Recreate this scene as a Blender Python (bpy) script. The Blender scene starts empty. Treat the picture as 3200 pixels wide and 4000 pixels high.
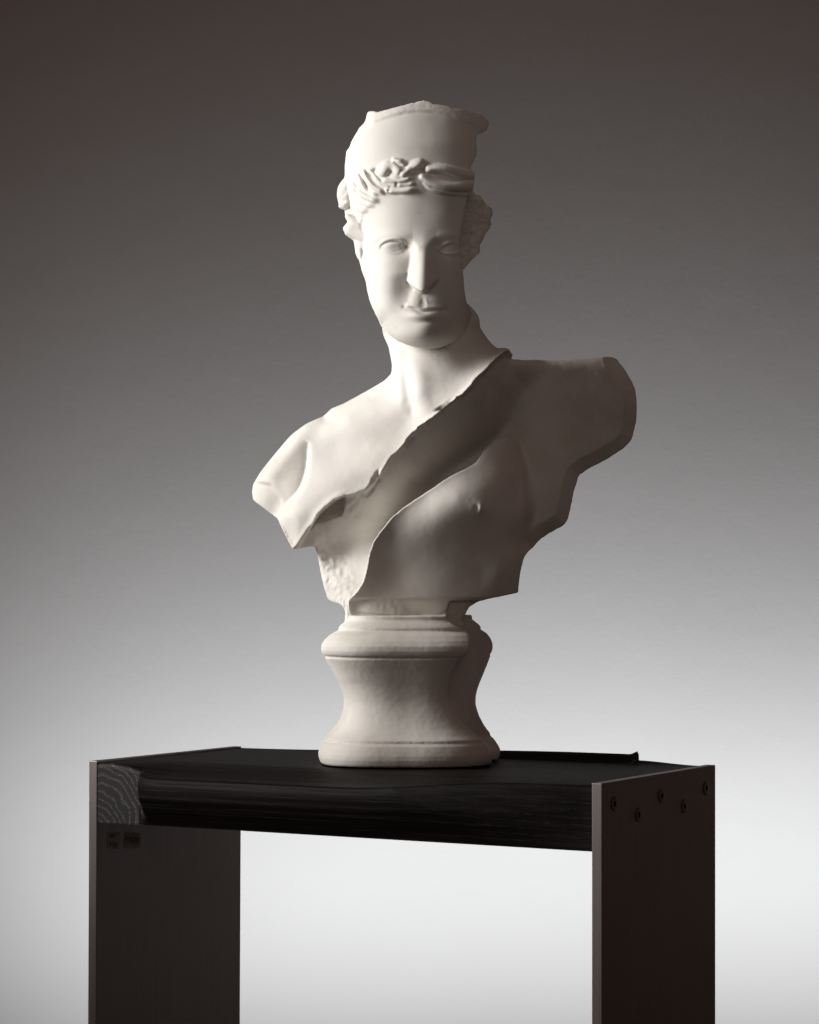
import bpy, bmesh, math, random
import numpy as np
from mathutils import Vector, Matrix

random.seed(4)
RS = np.random.RandomState(11)
scene = bpy.context.scene
COL = scene.collection

# ---------------------------------------------------------------- measures
# sculptor's unit: 1 unit = 0.27 mm.  A front elevation drawing of the bust is
# kept in (u, v) as seen from the camera station, w is relief towards it.
S = 0.00027
F = 9600.0            # distance of the station, in units
CU, CV = 1600.0, 2286.0
D = F * S             # 2.592 m
TOPZ = -0.1876        # seat surface, below lens height (z = 0)
FLOORZ = TOPZ - 0.74


def to_world(u, v, w):
    k = (F - w) / F
    return (u - CU) * k * S, -w * S, -(v - CV) * k * S


# ---------------------------------------------------------------- materials
def new_mat(name):
    m = bpy.data.materials.new(name)
    m.use_nodes = True
    nt = m.node_tree
    nt.nodes.clear()
    out = nt.nodes.new('ShaderNodeOutputMaterial')
    b = nt.nodes.new('ShaderNodeBsdfPrincipled')
    nt.links.new(b.outputs[0], out.inputs[0])
    return m, nt, b


def node(nt, typ, **kw):
    n = nt.nodes.new(typ)
    for k, v in kw.items():
        if k.startswith('i_'):
            key = k[2:]
            n.inputs[int(key) if key.isdigit() else key.replace('_', ' ')].default_value = v
        else:
            setattr(n, k, v)
    return n


def ramp(nt, stops):
    r = nt.nodes.new('ShaderNodeValToRGB')
    el = r.color_ramp.elements
    while len(el) < len(stops):
        el.new(0.5)
    for e, (p, c) in zip(el, stops):
        e.position = p
        e.color = (*c, 1) if len(c) == 3 else c
    return r


def plaster():
    m, nt, b = new_mat('plaster')
    L = nt.links.new
    tc = node(nt, 'ShaderNodeTexCoord')
    n1 = node(nt, 'ShaderNodeTexNoise', i_Scale=9.0, i_Detail=6.0, i_Roughness=0.6)
    L(tc.outputs['Object'], n1.inputs['Vector'])
    r1 = ramp(nt, [(0.3, (0.62, 0.58, 0.52)), (0.5, (0.77, 0.74, 0.69)), (0.75, (0.82, 0.795, 0.75))])
    L(n1.outputs[0], r1.inputs[0])
    # darker specks and little stains
    v = node(nt, 'ShaderNodeTexVoronoi', i_Scale=95.0, i_Randomness=1.0)
    L(tc.outputs['Object'], v.inputs['Vector'])
    n2 = node(nt, 'ShaderNodeTexNoise', i_Scale=22.0, i_Detail=3.0)
    L(tc.outputs['Object'], n2.inputs['Vector'])
    rr = ramp(nt, [(0.54, (0, 0, 0)), (0.66, (1, 1, 1))])
    L(n2.outputs[0], rr.inputs[0])
    pit = ramp(nt, [(0.022, (1, 1, 1)), (0.055, (0, 0, 0))])
    L(v.outputs['Distance'], pit.inputs[0])
    pm = node(nt, 'ShaderNodeMath', operation='MULTIPLY')
    L(pit.outputs[0], pm.inputs[0]); L(rr.outputs[0], pm.inputs[1])
    mx = node(nt, 'ShaderNodeMixRGB', i_Color2=(0.36, 0.30, 0.25, 1))
    L(pm.outputs[0], mx.inputs[0]); L(r1.outputs[0], mx.inputs[1])
    L(mx.outputs[0], b.inputs['Base Color'])
    b.inputs['Roughness'].default_value = 0.72
    b.inputs['Specular IOR Level'].default_value = 0.25
    # grain + soft trowel marks + pits
    g = node(nt, 'ShaderNodeTexNoise', i_Scale=420.0, i_Detail=3.0, i_Roughness=0.6)
    L(tc.outputs['Object'], g.inputs['Vector'])
    g2 = node(nt, 'ShaderNodeTexNoise', i_Scale=60.0, i_Detail=4.0, i_Roughness=0.55)
    L(tc.outputs['Object'], g2.inputs['Vector'])
    b1 = node(nt, 'ShaderNodeBump', i_Strength=0.12, i_Distance=0.0006)
    L(g.outputs[0], b1.inputs['Height'])
    b2 = node(nt, 'ShaderNodeBump', i_Strength=0.10, i_Distance=0.001)
    L(g2.outputs[0], b2.inputs['Height']); L(b1.outputs[0], b2.inputs['Normal'])
    b3 = node(nt, 'ShaderNodeBump', i_Strength=0.7, i_Distance=0.0012, invert=True)
    L(pm.outputs[0], b3.inputs['Height']); L(b2.outputs[0], b3.inputs['Normal'])
    L(b3.outputs[0], b.inputs['Normal'])
    return m


def steel():
    m, nt, b = new_mat('brushed_steel')
    L = nt.links.new
    tc = node(nt, 'ShaderNodeTexCoord')
    mp = node(nt, 'ShaderNodeMapping')
    mp.inputs['Scale'].default_value = (900, 900, 5)
    L(tc.outputs['Object'], mp.inputs[0])
    n = node(nt, 'ShaderNodeTexNoise', i_Scale=1.0, i_Detail=4.0, i_Roughness=0.7)
    L(mp.outputs[0], n.inputs['Vector'])
    n2 = node(nt, 'ShaderNodeTexNoise', i_Scale=14.0, i_Detail=4.0)
    L(tc.outputs['Object'], n2.inputs['Vector'])
    r = ramp(nt, [(0.3, (0.26, 0.228, 0.22)), (0.7, (0.34, 0.305, 0.295))])
    L(n.outputs[0], r.inputs[0])
    L(r.outputs[0], b.inputs['Base Color'])
    b.inputs['Metallic'].default_value = 0.9
    mr = node(nt, 'ShaderNodeMapRange', i_3=0.42, i_4=0.56)
    L(n2.outputs[0], mr.inputs[0]); L(mr.outputs[0], b.inputs['Roughness'])
    bp = node(nt, 'ShaderNodeBump', i_Strength=0.12, i_Distance=0.0003)
    L(n.outputs[0], bp.inputs['Height']); L(bp.outputs[0], b.inputs['Normal'])
    return m


def dark_steel():
    m, nt, b = new_mat('screw_steel')
    tc = node(nt, 'ShaderNodeTexCoord')
    n = node(nt, 'ShaderNodeTexNoise', i_Scale=300.0)
    nt.links.new(tc.outputs['Object'], n.inputs['Vector'])
    r = ramp(nt, [(0.3, (0.10, 0.09, 0.085)), (0.7, (0.17, 0.155, 0.15))])
    nt.links.new(n.outputs[0], r.inputs[0]); nt.links.new(r.outputs[0], b.inputs['Base Color'])
    b.inputs['Metallic'].default_value = 0.9
    b.inputs['Roughness'].default_value = 0.32
    return m


def black_oak():
    m, nt, b = new_mat('black_stained_oak')
    L = nt.links.new
    tc = node(nt, 'ShaderNodeTexCoord')
    # growth rings: cylinders round an axis that runs along the seat (object x)
    sp = node(nt, 'ShaderNodeSeparateXYZ')
    L(tc.outputs['Object'], sp.inputs[0])
    cm = node(nt, 'ShaderNodeCombineXYZ')
    dx = node(nt, 'ShaderNodeMath', operation='MULTIPLY', i_1=0.035)
    L(sp.outputs[0], dx.inputs[0])
    L(dx.outputs[0], cm.inputs[0]); L(sp.outputs[1], cm.inputs[1]); L(sp.outputs[2], cm.inputs[2])
    wob = node(nt, 'ShaderNodeTexNoise', i_Scale=16.0, i_Detail=3.0)
    L(cm.outputs[0], wob.inputs['Vector'])
    ay = node(nt, 'ShaderNodeMath', operation='ADD', i_1=0.40)      # axis position
    az = node(nt, 'ShaderNodeMath', operation='ADD', i_1=0.155)
    L(sp.outputs[1], ay.inputs[0]); L(sp.outputs[2], az.inputs[0])
    cc = node(nt, 'ShaderNodeCombineXYZ')
    L(ay.outputs[0], cc.inputs[1]); L(az.outputs[0], cc.inputs[2])
    ln = node(nt, 'ShaderNodeVectorMath', operation='LENGTH')
    L(cc.outputs[0], ln.inputs[0])
    a1 = node(nt, 'ShaderNodeMath', operation='MULTIPLY_ADD', i_1=0.016)
    L(wob.outputs[0], a1.inputs[0]); L(ln.outputs['Value'], a1.inputs[2])
    a2 = node(nt, 'ShaderNodeMath', operation='MULTIPLY', i_1=155.0)
    L(a1.outputs[0], a2.inputs[0])
    fr = node(nt, 'ShaderNodeMath', operation='FRACT')
    L(a2.outputs[0], fr.inputs[0])
    ring = ramp(nt, [(0.0, (0, 0, 0)), (0.10, (0.9, 0.9, 0.9)), (0.22, (0.5, 0.5, 0.5)), (0.36, (0, 0, 0))])
    L(fr.outputs[0], ring.inputs[0])
    # open pores: long flecks along the grain
    mp = node(nt, 'ShaderNodeMapping')
    mp.inputs['Scale'].default_value = (26, 1500, 1500)
    L(tc.outputs['Object'], mp.inputs[0])
    po = node(nt, 'ShaderNodeTexNoise', i_Scale=1.0, i_Detail=2.0, i_Roughness=0.6)
    L(mp.outputs[0], po.inputs['Vector'])
    pr = ramp(nt, [(0.50, (0, 0, 0)), (0.60, (1, 1, 1))])
    L(po.outputs[0], pr.inputs[0])
    mu = node(nt, 'ShaderNodeMath', operation='MULTIPLY')
    L(ring.outputs[0], mu.inputs[0]); L(pr.outputs[0], mu.inputs[1])
    # on end grain the limed pores show as white dots, on long grain as fine dark streaks
    ge = node(nt, 'ShaderNodeNewGeometry')
    vt = node(nt, 'ShaderNodeVectorTransform', vector_type='NORMAL', convert_from='WORLD', convert_to='OBJECT')
    L(ge.outputs['True Normal'], vt.inputs[0])
    sn = node(nt, 'ShaderNodeSeparateXYZ')
    L(vt.outputs[0], sn.inputs[0])
    ab = node(nt, 'ShaderNodeMath', operation='ABSOLUTE')
    L(sn.outputs[0], ab.inputs[0])
    eg = node(nt, 'ShaderNodeMapRange', i_1=0.30, i_2=0.62)
    L(ab.outputs[0], eg.inputs[0])
    base = node(nt, 'ShaderNodeMixRGB', i_Color1=(0.009, 0.007, 0.0068, 1), i_Color2=(0.045, 0.038, 0.042, 1))
    L(eg.outputs[0], base.inputs[0])
    fl = node(nt, 'ShaderNodeMixRGB', i_Color1=(0.020, 0.017, 0.016, 1), i_Color2=(0.36, 0.35, 0.36, 1))
    L(eg.outputs[0], fl.inputs[0])
    mx = node(nt, 'ShaderNodeMixRGB')
    L(mu.outputs[0], mx.inputs[0]); L(base.outputs[0], mx.inputs[1]); L(fl.outputs[0], mx.inputs[2])
    mps = node(nt, 'ShaderNodeMapping'); mps.inputs['Scale'].default_value = (3.5, 130, 130)
    L(tc.outputs['Object'], mps.inputs[0])
    sn_ = node(nt, 'ShaderNodeTexNoise', i_Scale=1.0, i_Detail=5.0, i_Roughness=0.65); L(mps.outputs[0], sn_.inputs['Vector'])
    sr = ramp(nt, [(0.35, (0.55, 0.55, 0.55)), (0.5, (1.0, 0.98, 0.97)), (0.68, (2.2, 2.0, 1.9))]); L(sn_.outputs[0], sr.inputs[0])
    mm = node(nt, 'ShaderNodeMixRGB', blend_type='MULTIPLY', i_0=1.0); L(mx.outputs[0], mm.inputs[1]); L(sr.outputs[0], mm.inputs[2])
    L(mm.outputs[0], b.inputs['Base Color'])
    b.inputs['Roughness'].default_value = 0.55
    b.inputs['Specular IOR Level'].default_value = 0.10
    bp = node(nt, 'ShaderNodeBump', i_Strength=0.5, i_Distance=0.0007, invert=True)
    L(mu.outputs[0], bp.inputs['Height'])
    mp2 = node(nt, 'ShaderNodeMapping')
    mp2.inputs['Scale'].default_value = (5, 240, 240)
    L(tc.outputs['Object'], mp2.inputs[0])
    st = node(nt, 'ShaderNodeTexNoise', i_Scale=1.0, i_Detail=4.0)
    L(mp2.outputs[0], st.inputs['Vector'])
    bp2 = node(nt, 'ShaderNodeBump', i_Strength=0.5, i_Distance=0.0012)
    L(st.outputs[0], bp2.inputs['Height']); L(bp.outputs[0], bp2.inputs['Normal'])
    L(bp2.outputs[0], b.inputs['Normal'])
    return m


def end_grain():
    m, nt, b = new_mat('oak_end_grain')
    L = nt.links.new
    tc = node(nt, 'ShaderNodeTexCoord')
    mp = node(nt, 'ShaderNodeMapping')
    mp.inputs['Location'].default_value = (0.298, 0.0, -(TOPZ - FLOORZ) + 0.074)
    L(tc.outputs['Object'], mp.inputs[0])
    sp = node(nt, 'ShaderNodeSeparateXYZ'); L(mp.outputs[0], sp.inputs[0])
    cm = node(nt, 'ShaderNodeCombineXYZ'); L(sp.outputs[0], cm.inputs[0]); L(sp.outputs[2], cm.inputs[1])
    wob = node(nt, 'ShaderNodeTexNoise', i_Scale=30.0, i_Detail=2.0); L(cm.outputs[0], wob.inputs['Vector'])
    ln = node(nt, 'ShaderNodeVectorMath', operation='LENGTH'); L(cm.outputs[0], ln.inputs[0])
    a1 = node(nt, 'ShaderNodeMath', operation='MULTIPLY_ADD', i_1=0.024); L(wob.outputs[0], a1.inputs[0]); L(ln.outputs['Value'], a1.inputs[2])
    a2 = node(nt, 'ShaderNodeMath', operation='MULTIPLY', i_1=128.0); L(a1.outputs[0], a2.inputs[0])
    fr = node(nt, 'ShaderNodeMath', operation='FRACT'); L(a2.outputs[0], fr.inputs[0])
    ring = ramp(nt, [(0.0, (0, 0, 0)), (0.10, (1, 1, 1)), (0.26, (0.75, 0.75, 0.75)), (0.42, (0, 0, 0))])
    L(fr.outputs[0], ring.inputs[0])
    po = node(nt, 'ShaderNodeTexNoise', i_Scale=900.0, i_Detail=2.0, i_Roughness=0.6); L(tc.outputs['Object'], po.inputs['Vector'])
    pr = ramp(nt, [(0.50, (0, 0, 0)), (0.60, (1, 1, 1))]); L(po.outputs[0], pr.inputs[0])
    mu = node(nt, 'ShaderNodeMath', operation='MULTIPLY'); L(ring.outputs[0], mu.inputs[0]); L(pr.outputs[0], mu.inputs[1])
    mx = node(nt, 'ShaderNodeMixRGB', i_Color1=(0.034, 0.029, 0.032, 1), i_Color2=(0.26, 0.25, 0.26, 1))
    L(mu.outputs[0], mx.inputs[0]); L(mx.outputs[0], b.inputs['Base Color'])
    b.inputs['Roughness'].default_value = 0.6
    b.inputs['Specular IOR Level'].default_value = 0.25
    bp = node(nt, 'ShaderNodeBump', i_Strength=0.4, i_Distance=0.0006, invert=True)
    L(mu.outputs[0], bp.inputs['Height']); L(bp.outputs[0], b.inputs['Normal'])
    return m


def wall_paint():
    m, nt, b = new_mat('wall_paint')
    L = nt.links.new
    tc = node(nt, 'ShaderNodeTexCoord')
    n = node(nt, 'ShaderNodeTexNoise', i_Scale=1.6, i_Detail=5.0, i_Roughness=0.5)
    L(tc.outputs['Object'], n.inputs['Vector'])
    r = ramp(nt, [(0.25, (0.605, 0.585, 0.565)), (0.75, (0.645, 0.625, 0.605))])
    L(n.outputs[0], r.inputs[0]); L(r.outputs[0], b.inputs['Base Color'])
    b.inputs['Roughness'].default_value = 0.85
    b.inputs['Specular IOR Level'].default_value = 0.1
    n2 = node(nt, 'ShaderNodeTexNoise', i_Scale=120.0, i_Detail=4.0, i_Roughness=0.6)
    L(tc.outputs['Object'], n2.inputs['Vector'])
    n3 = node(nt, 'ShaderNodeTexNoise', i_Scale=18.0, i_Detail=3.0)
    L(tc.outputs['Object'], n3.inputs['Vector'])
    b1 = node(nt, 'ShaderNodeBump', i_Strength=0.16, i_Distance=0.002)
    L(n2.outputs[0], b1.inputs['Height'])
    b2 = node(nt, 'ShaderNodeBump', i_Strength=0.18, i_Distance=0.006)
    L(n3.outputs[0], b2.inputs['Height']); L(b1.outputs[0], b2.inputs['Normal'])
    L(b2.outputs[0], b.inputs['Normal'])
    return m


def plain(name, col, rough=0.7, scale=40.0, amt=0.1):
    m, nt, b = new_mat(name)
    tc = node(nt, 'ShaderNodeTexCoord')
    n = node(nt, 'ShaderNodeTexNoise', i_Scale=scale, i_Detail=4.0)
    nt.links.new(tc.outputs['Object'], n.inputs['Vector'])
    lo = tuple(c * (1 - amt) for c in col); hi = tuple(c * (1 + amt) for c in col)
    r = ramp(nt, [(0.3, lo), (0.7, hi)])
    nt.links.new(n.outputs[0], r.inputs[0]); nt.links.new(r.outputs[0], b.inputs['Base Color'])
    b.inputs['Roughness'].default_value = rough
    b.inputs['Specular IOR Level'].default_value = 0.2
    return m


M_PLASTER = plaster(); M_STEEL = steel(); M_SCREW = dark_steel(); M_OAK = black_oak(); M_END = end_grain(); M_WALL = wall_paint()
M_FLOOR = plain('floor_screed', (0.12, 0.115, 0.11), 0.8, 6.0)
M_PAPER = plain('sticker_paper', (0.42, 0.38, 0.38), 0.8, 200.0)
M_INK = plain('marker_ink', (0.004, 0.004, 0.004), 0.6, 100.0)
M_SOCKET = plain('socket_black', (0.006, 0.006, 0.006), 0.5, 100.0)


# ---------------------------------------------------------------- 2-D drawing tools
class Plan:
    """a window of the elevation drawing sampled on a grid"""

    def __init__(self, u0, u1, v0, v1, step):
        self.h = step
        self.u = np.arange(u0, u1 + step, step, dtype=np.float32)
        self.v = np.arange(v0, v1 + step, step, dtype=np.float32)
        self.U, self.V = np.meshgrid(self.u, self.v, indexing='ij')

    def line(self, pts):
        """distance to an open polyline and the normalised position along it"""
        best = np.full(self.U.shape, 1e9, np.float32); par = np.zeros_like(best)
        pts = list(pts)
        if 3 < len(pts) <= 14 and pts[0] != pts[-1]:
            for _ in range(2):
                n = [pts[0]]
                for a, b in zip(pts[:-1], pts[1:]):
                    n.append((0.75 * a[0] + 0.25 * b[0], 0.75 * a[1] + 0.25 * b[1])); n.append((0.25 * a[0] + 0.75 * b[0], 0.25 * a[1] + 0.75 * b[1]))
                pts = n + [pts[-1]]
        p = np.array(pts, np.float32)
        seg = np.hypot(*(p[1:] - p[:-1]).T); tot = seg.sum(); acc = 0
        for a, b, l in zip(p[:-1], p[1:], seg):
            d = b - a
            t = np.clip(((self.U - a[0]) * d[0] + (self.V - a[1]) * d[1]) / (l * l + 1e-9), 0, 1)
            dist = np.hypot(self.U - a[0] - t * d[0], self.V - a[1] - t * d[1])
            k = dist < best
            best[k] = dist[k]; par[k] = ((acc + t * l) / tot)[k]
            acc += l
        return best, par

    def poly(self, pts):
        """signed distance to a closed polygon, negative inside"""
        p = list(pts)
        for r in (0.13, 0.22):
            n = []
            for a, b in zip(p, p[1:] + p[:1]):
                n.append((a[0] + r * (b[0] - a[0]), a[1] + r * (b[1] - a[1])))
                n.append((b[0] + r * (a[0] - b[0]), b[1] + r * (a[1] - b[1])))
            p = n
        d, _ = self.line(p + [p[0]])
        ins = np.zeros(self.U.shape, bool)
        q = np.array(p, np.float32)
        for a, b in zip(q, np.roll(q, -1, 0)):
            c = ((a[1] > self.V) != (b[1] > self.V))
            with np.errstate(divide='ignore', invalid='ignore'):
                x = (b[0] - a[0]) * (self.V - a[1]) / (b[1] - a[1] + 1e-12) + a[0]
            ins ^= c & (self.U < x)
        return np.where(ins, -d, d).astype(np.float32)

    def tps(self, pts, lam=1.0):
        """thin plate spline through (u, v, w) spots"""
        p = np.array(pts, np.float64) / np.array([100., 100., 1.])
        n = len(p)

        def k(r2):
            return np.where(r2 > 0, 0.5 * r2 * np.log(np.maximum(r2, 1e-12)), 0)
        dx = p[:, None, :2] - p[None, :, :2]
        A = np.zeros((n + 3, n + 3)); A[:n, :n] = k((dx ** 2).sum(-1)) + lam * 0.02 * np.eye(n)
        A[:n, n] = 1; A[:n, n + 1:] = p[:, :2]; A[n, :n] = 1; A[n + 1:, :n] = p[:, :2].T
        c = np.linalg.solve(A, np.concatenate([p[:, 2], [0, 0, 0]]))
        X = self.U / 100.; Y = self.V / 100.
        out = c[n] + c[n + 1] * X + c[n + 2] * Y
        for i in range(n):
            out = out + c[i] * k((X - p[i, 0]) ** 2 + (Y - p[i, 1]) ** 2)
        return out.astype(np.float32)

    def G(self, cu, cv, su, sv, rot=0.0):
        c, s = math.cos(math.radians(rot)), math.sin(math.radians(rot))
        x = (self.U - cu) * c + (self.V - cv) * s; y = -(self.U - cu) * s + (self.V - cv) * c
        return np.exp(-0.5 * ((x / su) ** 2 + (y / sv) ** 2)).astype(np.float32)

    def noise(self, cell, seed, octaves=1):
        out = 0; amp = 1
        for o in range(octaves):
            r = np.random.RandomState(seed + o)
            nu = int((self.u[-1] - self.u[0]) / cell) + 4; nv = int((self.v[-1] - self.v[0]) / cell) + 4
            g = r.rand(nu, nv).astype(np.float32) * 2 - 1
            x = (self.U - self.u[0]) / cell; y = (self.V - self.v[0]) / cell
            i = x.astype(int); j = y.astype(int); fx = x - i; fy = y - j
            fx = fx * fx * (3 - 2 * fx); fy = fy * fy * (3 - 2 * fy)
            out = out + amp * ((g[i, j] * (1 - fx) + g[i + 1, j] * fx) * (1 - fy) + (g[i, j + 1] * (1 - fx) + g[i + 1, j + 1] * fx) * fy)
            amp *= 0.5; cell *= 0.5
        return out.astype(np.float32)

    def grad(self, h):
        gu, gv = np.gradient(h, self.h)
        return np.sqrt(1 + np.minimum(gu * gu + gv * gv, 9.0)).astype(np.float32)


def sstep(a, b, x):
    t = np.clip((x - a) / (b - a), 0, 1)
    return t * t * (3 - 2 * t)


def pillow(d, R, depth=None):
    """drop of a surface rounding over towards an edge at distance d"""
    t = np.clip(1 - d / R, 0, 0.985)
    return (depth or R) * (1 - np.sqrt(1 - t * t))


def smax(a, b, k):
    h = np.maximum(k - np.abs(a - b), 0) / k
    return np.maximum(a, b) + h * h * (k * 0.25)


def smin(a, b, k):
    h = np.maximum(k - np.abs(a - b), 0) / k
    return np.minimum(a, b) - h * h * (k * 0.25)


class Clay:
    """a block of field values on (u, v, w); surface where the value is zero"""

    def __init__(self, plan, w0, w1):
        self.p = plan; self.h = plan.h
        self.w = np.arange(w0, w1 + plan.h, plan.h, dtype=np.float32)
        self.f = np.full(plan.U.shape + (len(self.w),), 60.0, np.float32)

    def add(self, out2d, front, back, edge=6.0, blend=6.0, cut=None):
        """slab of the outline between the back and front reliefs"""
        p = self.p
        reach = out2d < 50
        iu = np.where(reach.any(1))[0]; iv = np.where(reach.any(0))[0]
        a, b, c, d = iu[0], iu[-1] + 1, iv[0], iv[-1] + 1
        W = self.w[None, None, :]
        g = p.grad(front)[a:b, c:d, None]
        f = (W - front[a:b, c:d, None]) / g
        f = smax(f, out2d[a:b, c:d, None] + 0.06 * np.maximum(front[a:b, c:d, None] - W, 0), edge)   # walls lean in a little, like a cast
        gb = p.grad(back)[a:b, c:d, None]
        f = smax(f, (back[a:b, c:d, None] - W) / gb, 14.0)
        v = self.f[a:b, c:d]
        v[...] = smin(v, f, blend)

    def skin(self, smooth_iter=2):
        f = self.f; h = self.h
        f[0] = f[-1] = 60; f[:, 0] = f[:, -1] = 60; f[:, :, 0] = f[:, :, -1] = 60
        neg = f < 0
        cnt = np.zeros(tuple(n - 1 for n in f.shape), np.uint8)
        for i in (0, 1):
            for j in (0, 1):
                for k in (0, 1):
                    cnt += neg[i:i + cnt.shape[0], j:j + cnt.shape[1], k:k + cnt.shape[2]]
        act = (cnt > 0) & (cnt < 8)
        I = np.argwhere(act)
        idx = np.full(cnt.shape, -1, np.int32); idx[act] = np.arange(len(I), dtype=np.int32)
        cor = [(i, j, k) for i in (0, 1) for j in (0, 1) for k in (0, 1)]
        val = np.stack([f[I[:, 0] + i, I[:, 1] + j, I[:, 2] + k] for i, j, k in cor], 1)
        acc = np.zeros((len(I), 3), np.float32); num = np.zeros(len(I), np.float32)
        C = np.array(cor, np.float32)
        for x in range(8):
            for y in range(x + 1, 8):
                if np.abs(C[x] - C[y]).sum() != 1:
                    continue
                s = (val[:, x] < 0) != (val[:, y] < 0)
                t = val[:, x] / np.where(s, val[:, x] - val[:, y], 1)
                acc += np.where(s[:, None], C[x] + t[:, None] * (C[y] - C[x]), 0)
                num += s
        P = I + acc / num[:, None]
        quads = []
        n = f.shape
        for ax in range(3):
            sl0 = [slice(1, n[q] - 1) for q in range(3)]; sl0[ax] = slice(0, n[ax] - 1)
            sl1 = list(sl0); sl1[ax] = slice(1, n[ax])
            A = neg[tuple(sl0)]; B = neg[tuple(sl1)]
            E = np.argwhere(A != B)
            inside = A[E[:, 0], E[:, 1], E[:, 2]]
            off = np.ones(3, int); off[ax] = 0
            E = E + off
            o1, o2 = [q for q in range(3) if q != ax]
            if ax == 1:
                o1, o2 = o2, o1

            def cell(d1, d2):
                e = E.copy(); e[:, o1] -= d1; e[:, o2] -= d2
                return idx[e[:, 0], e[:, 1], e[:, 2]]
            q = np.stack([cell(1, 1), cell(0, 1), cell(0, 0), cell(1, 0)], 1)
            # (u, v-down, w) is mirrored against the world: flip accordingly
            q[inside] = q[inside][:, ::-1]
            quads.append(q)
        Q = np.concatenate(quads)
        # light smoothing takes the grid out of the surface
        ed = np.concatenate([Q[:, [0, 1]], Q[:, [1, 2]], Q[:, [2, 3]], Q[:, [3, 0]]])
        deg = np.bincount(ed.ravel(), minlength=len(P)).astype(np.float32)
        for it in range(smooth_iter):
            for lam in (0.5, -0.52):
                m = np.stack([np.bincount(ed[:, 0], P[ed[:, 1], k], len(P)) + np.bincount(ed[:, 1], P[ed[:, 0], k], len(P)) for k in range(3)], 1)
                P = P + lam * (m / np.maximum(deg, 1)[:, None] - P)
        u = self.p.u[0] + P[:, 0] * h; v = self.p.v[0] + P[:, 1] * h; w = self.w[0] + P[:, 2] * h
        X, Y, Z = to_world(u, v, w)
        co = np.stack([X, Y, Z], 1).astype(np.float32)
        return co, Q


def sculpt(name, mat, parts):
    co = np.concatenate([p[0] for p in parts])
    off = np.cumsum([0] + [len(p[0]) for p in parts])
    Q = np.concatenate([p[1] + o for p, o in zip(parts, off)])
    me = bpy.data.meshes.new(name)
    me.vertices.add(len(co)); me.vertices.foreach_set('co', co.ravel())
    me.loops.add(Q.size); me.loops.foreach_set('vertex_index', Q.ravel().astype(np.int32))
    me.polygons.add(len(Q))
    me.polygons.foreach_set('loop_start', np.arange(0, Q.size, 4, dtype=np.int32))
    me.polygons.foreach_set('use_smooth', np.ones(len(Q), bool))
    me.update(calc_edges=True); me.validate()
    me.materials.append(mat)
    o = bpy.data.objects.new(name, me); COL.objects.link(o)
    return o


def conv(ou, ov, sc):
    return lambda *pts: [(ou + x / sc, ov + y / sc) for x, y in pts]


hz = conv(1250, 350, 2.15625)    # drawing sheets at different enlargements
ez = conv(1380, 850, 3.594)
h2 = conv(1300, 600, 2.875)
h3 = conv(1290, 650, 4.79)
fz = conv(1312, 680, 2.837)
gz = conv(1280, 360, 1.134)
tz = conv(900, 1250, 1.0147)
n7 = conv(1450, 1250, 2.654)
l6 = conv(950, 1550, 3.136)
bz = conv(1100, 2250, 1.725)


def t3(*pts):
    return [(900 + x / 1.0147, 1250 + y / 1.0147, w) for x, y, w in pts]


def spline1(xs, ys, x):
    """smoothed piecewise curve"""
    q = np.arange(xs[0] - 100, xs[-1] + 100, 2.0)
    y = np.interp(q, xs, ys); k = np.hanning(31); k /= k.sum()
    y = np.convolve(np.pad(y, 15, mode='edge'), k, 'valid')
    return np.interp(x, q, y).astype(np.float32)


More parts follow.
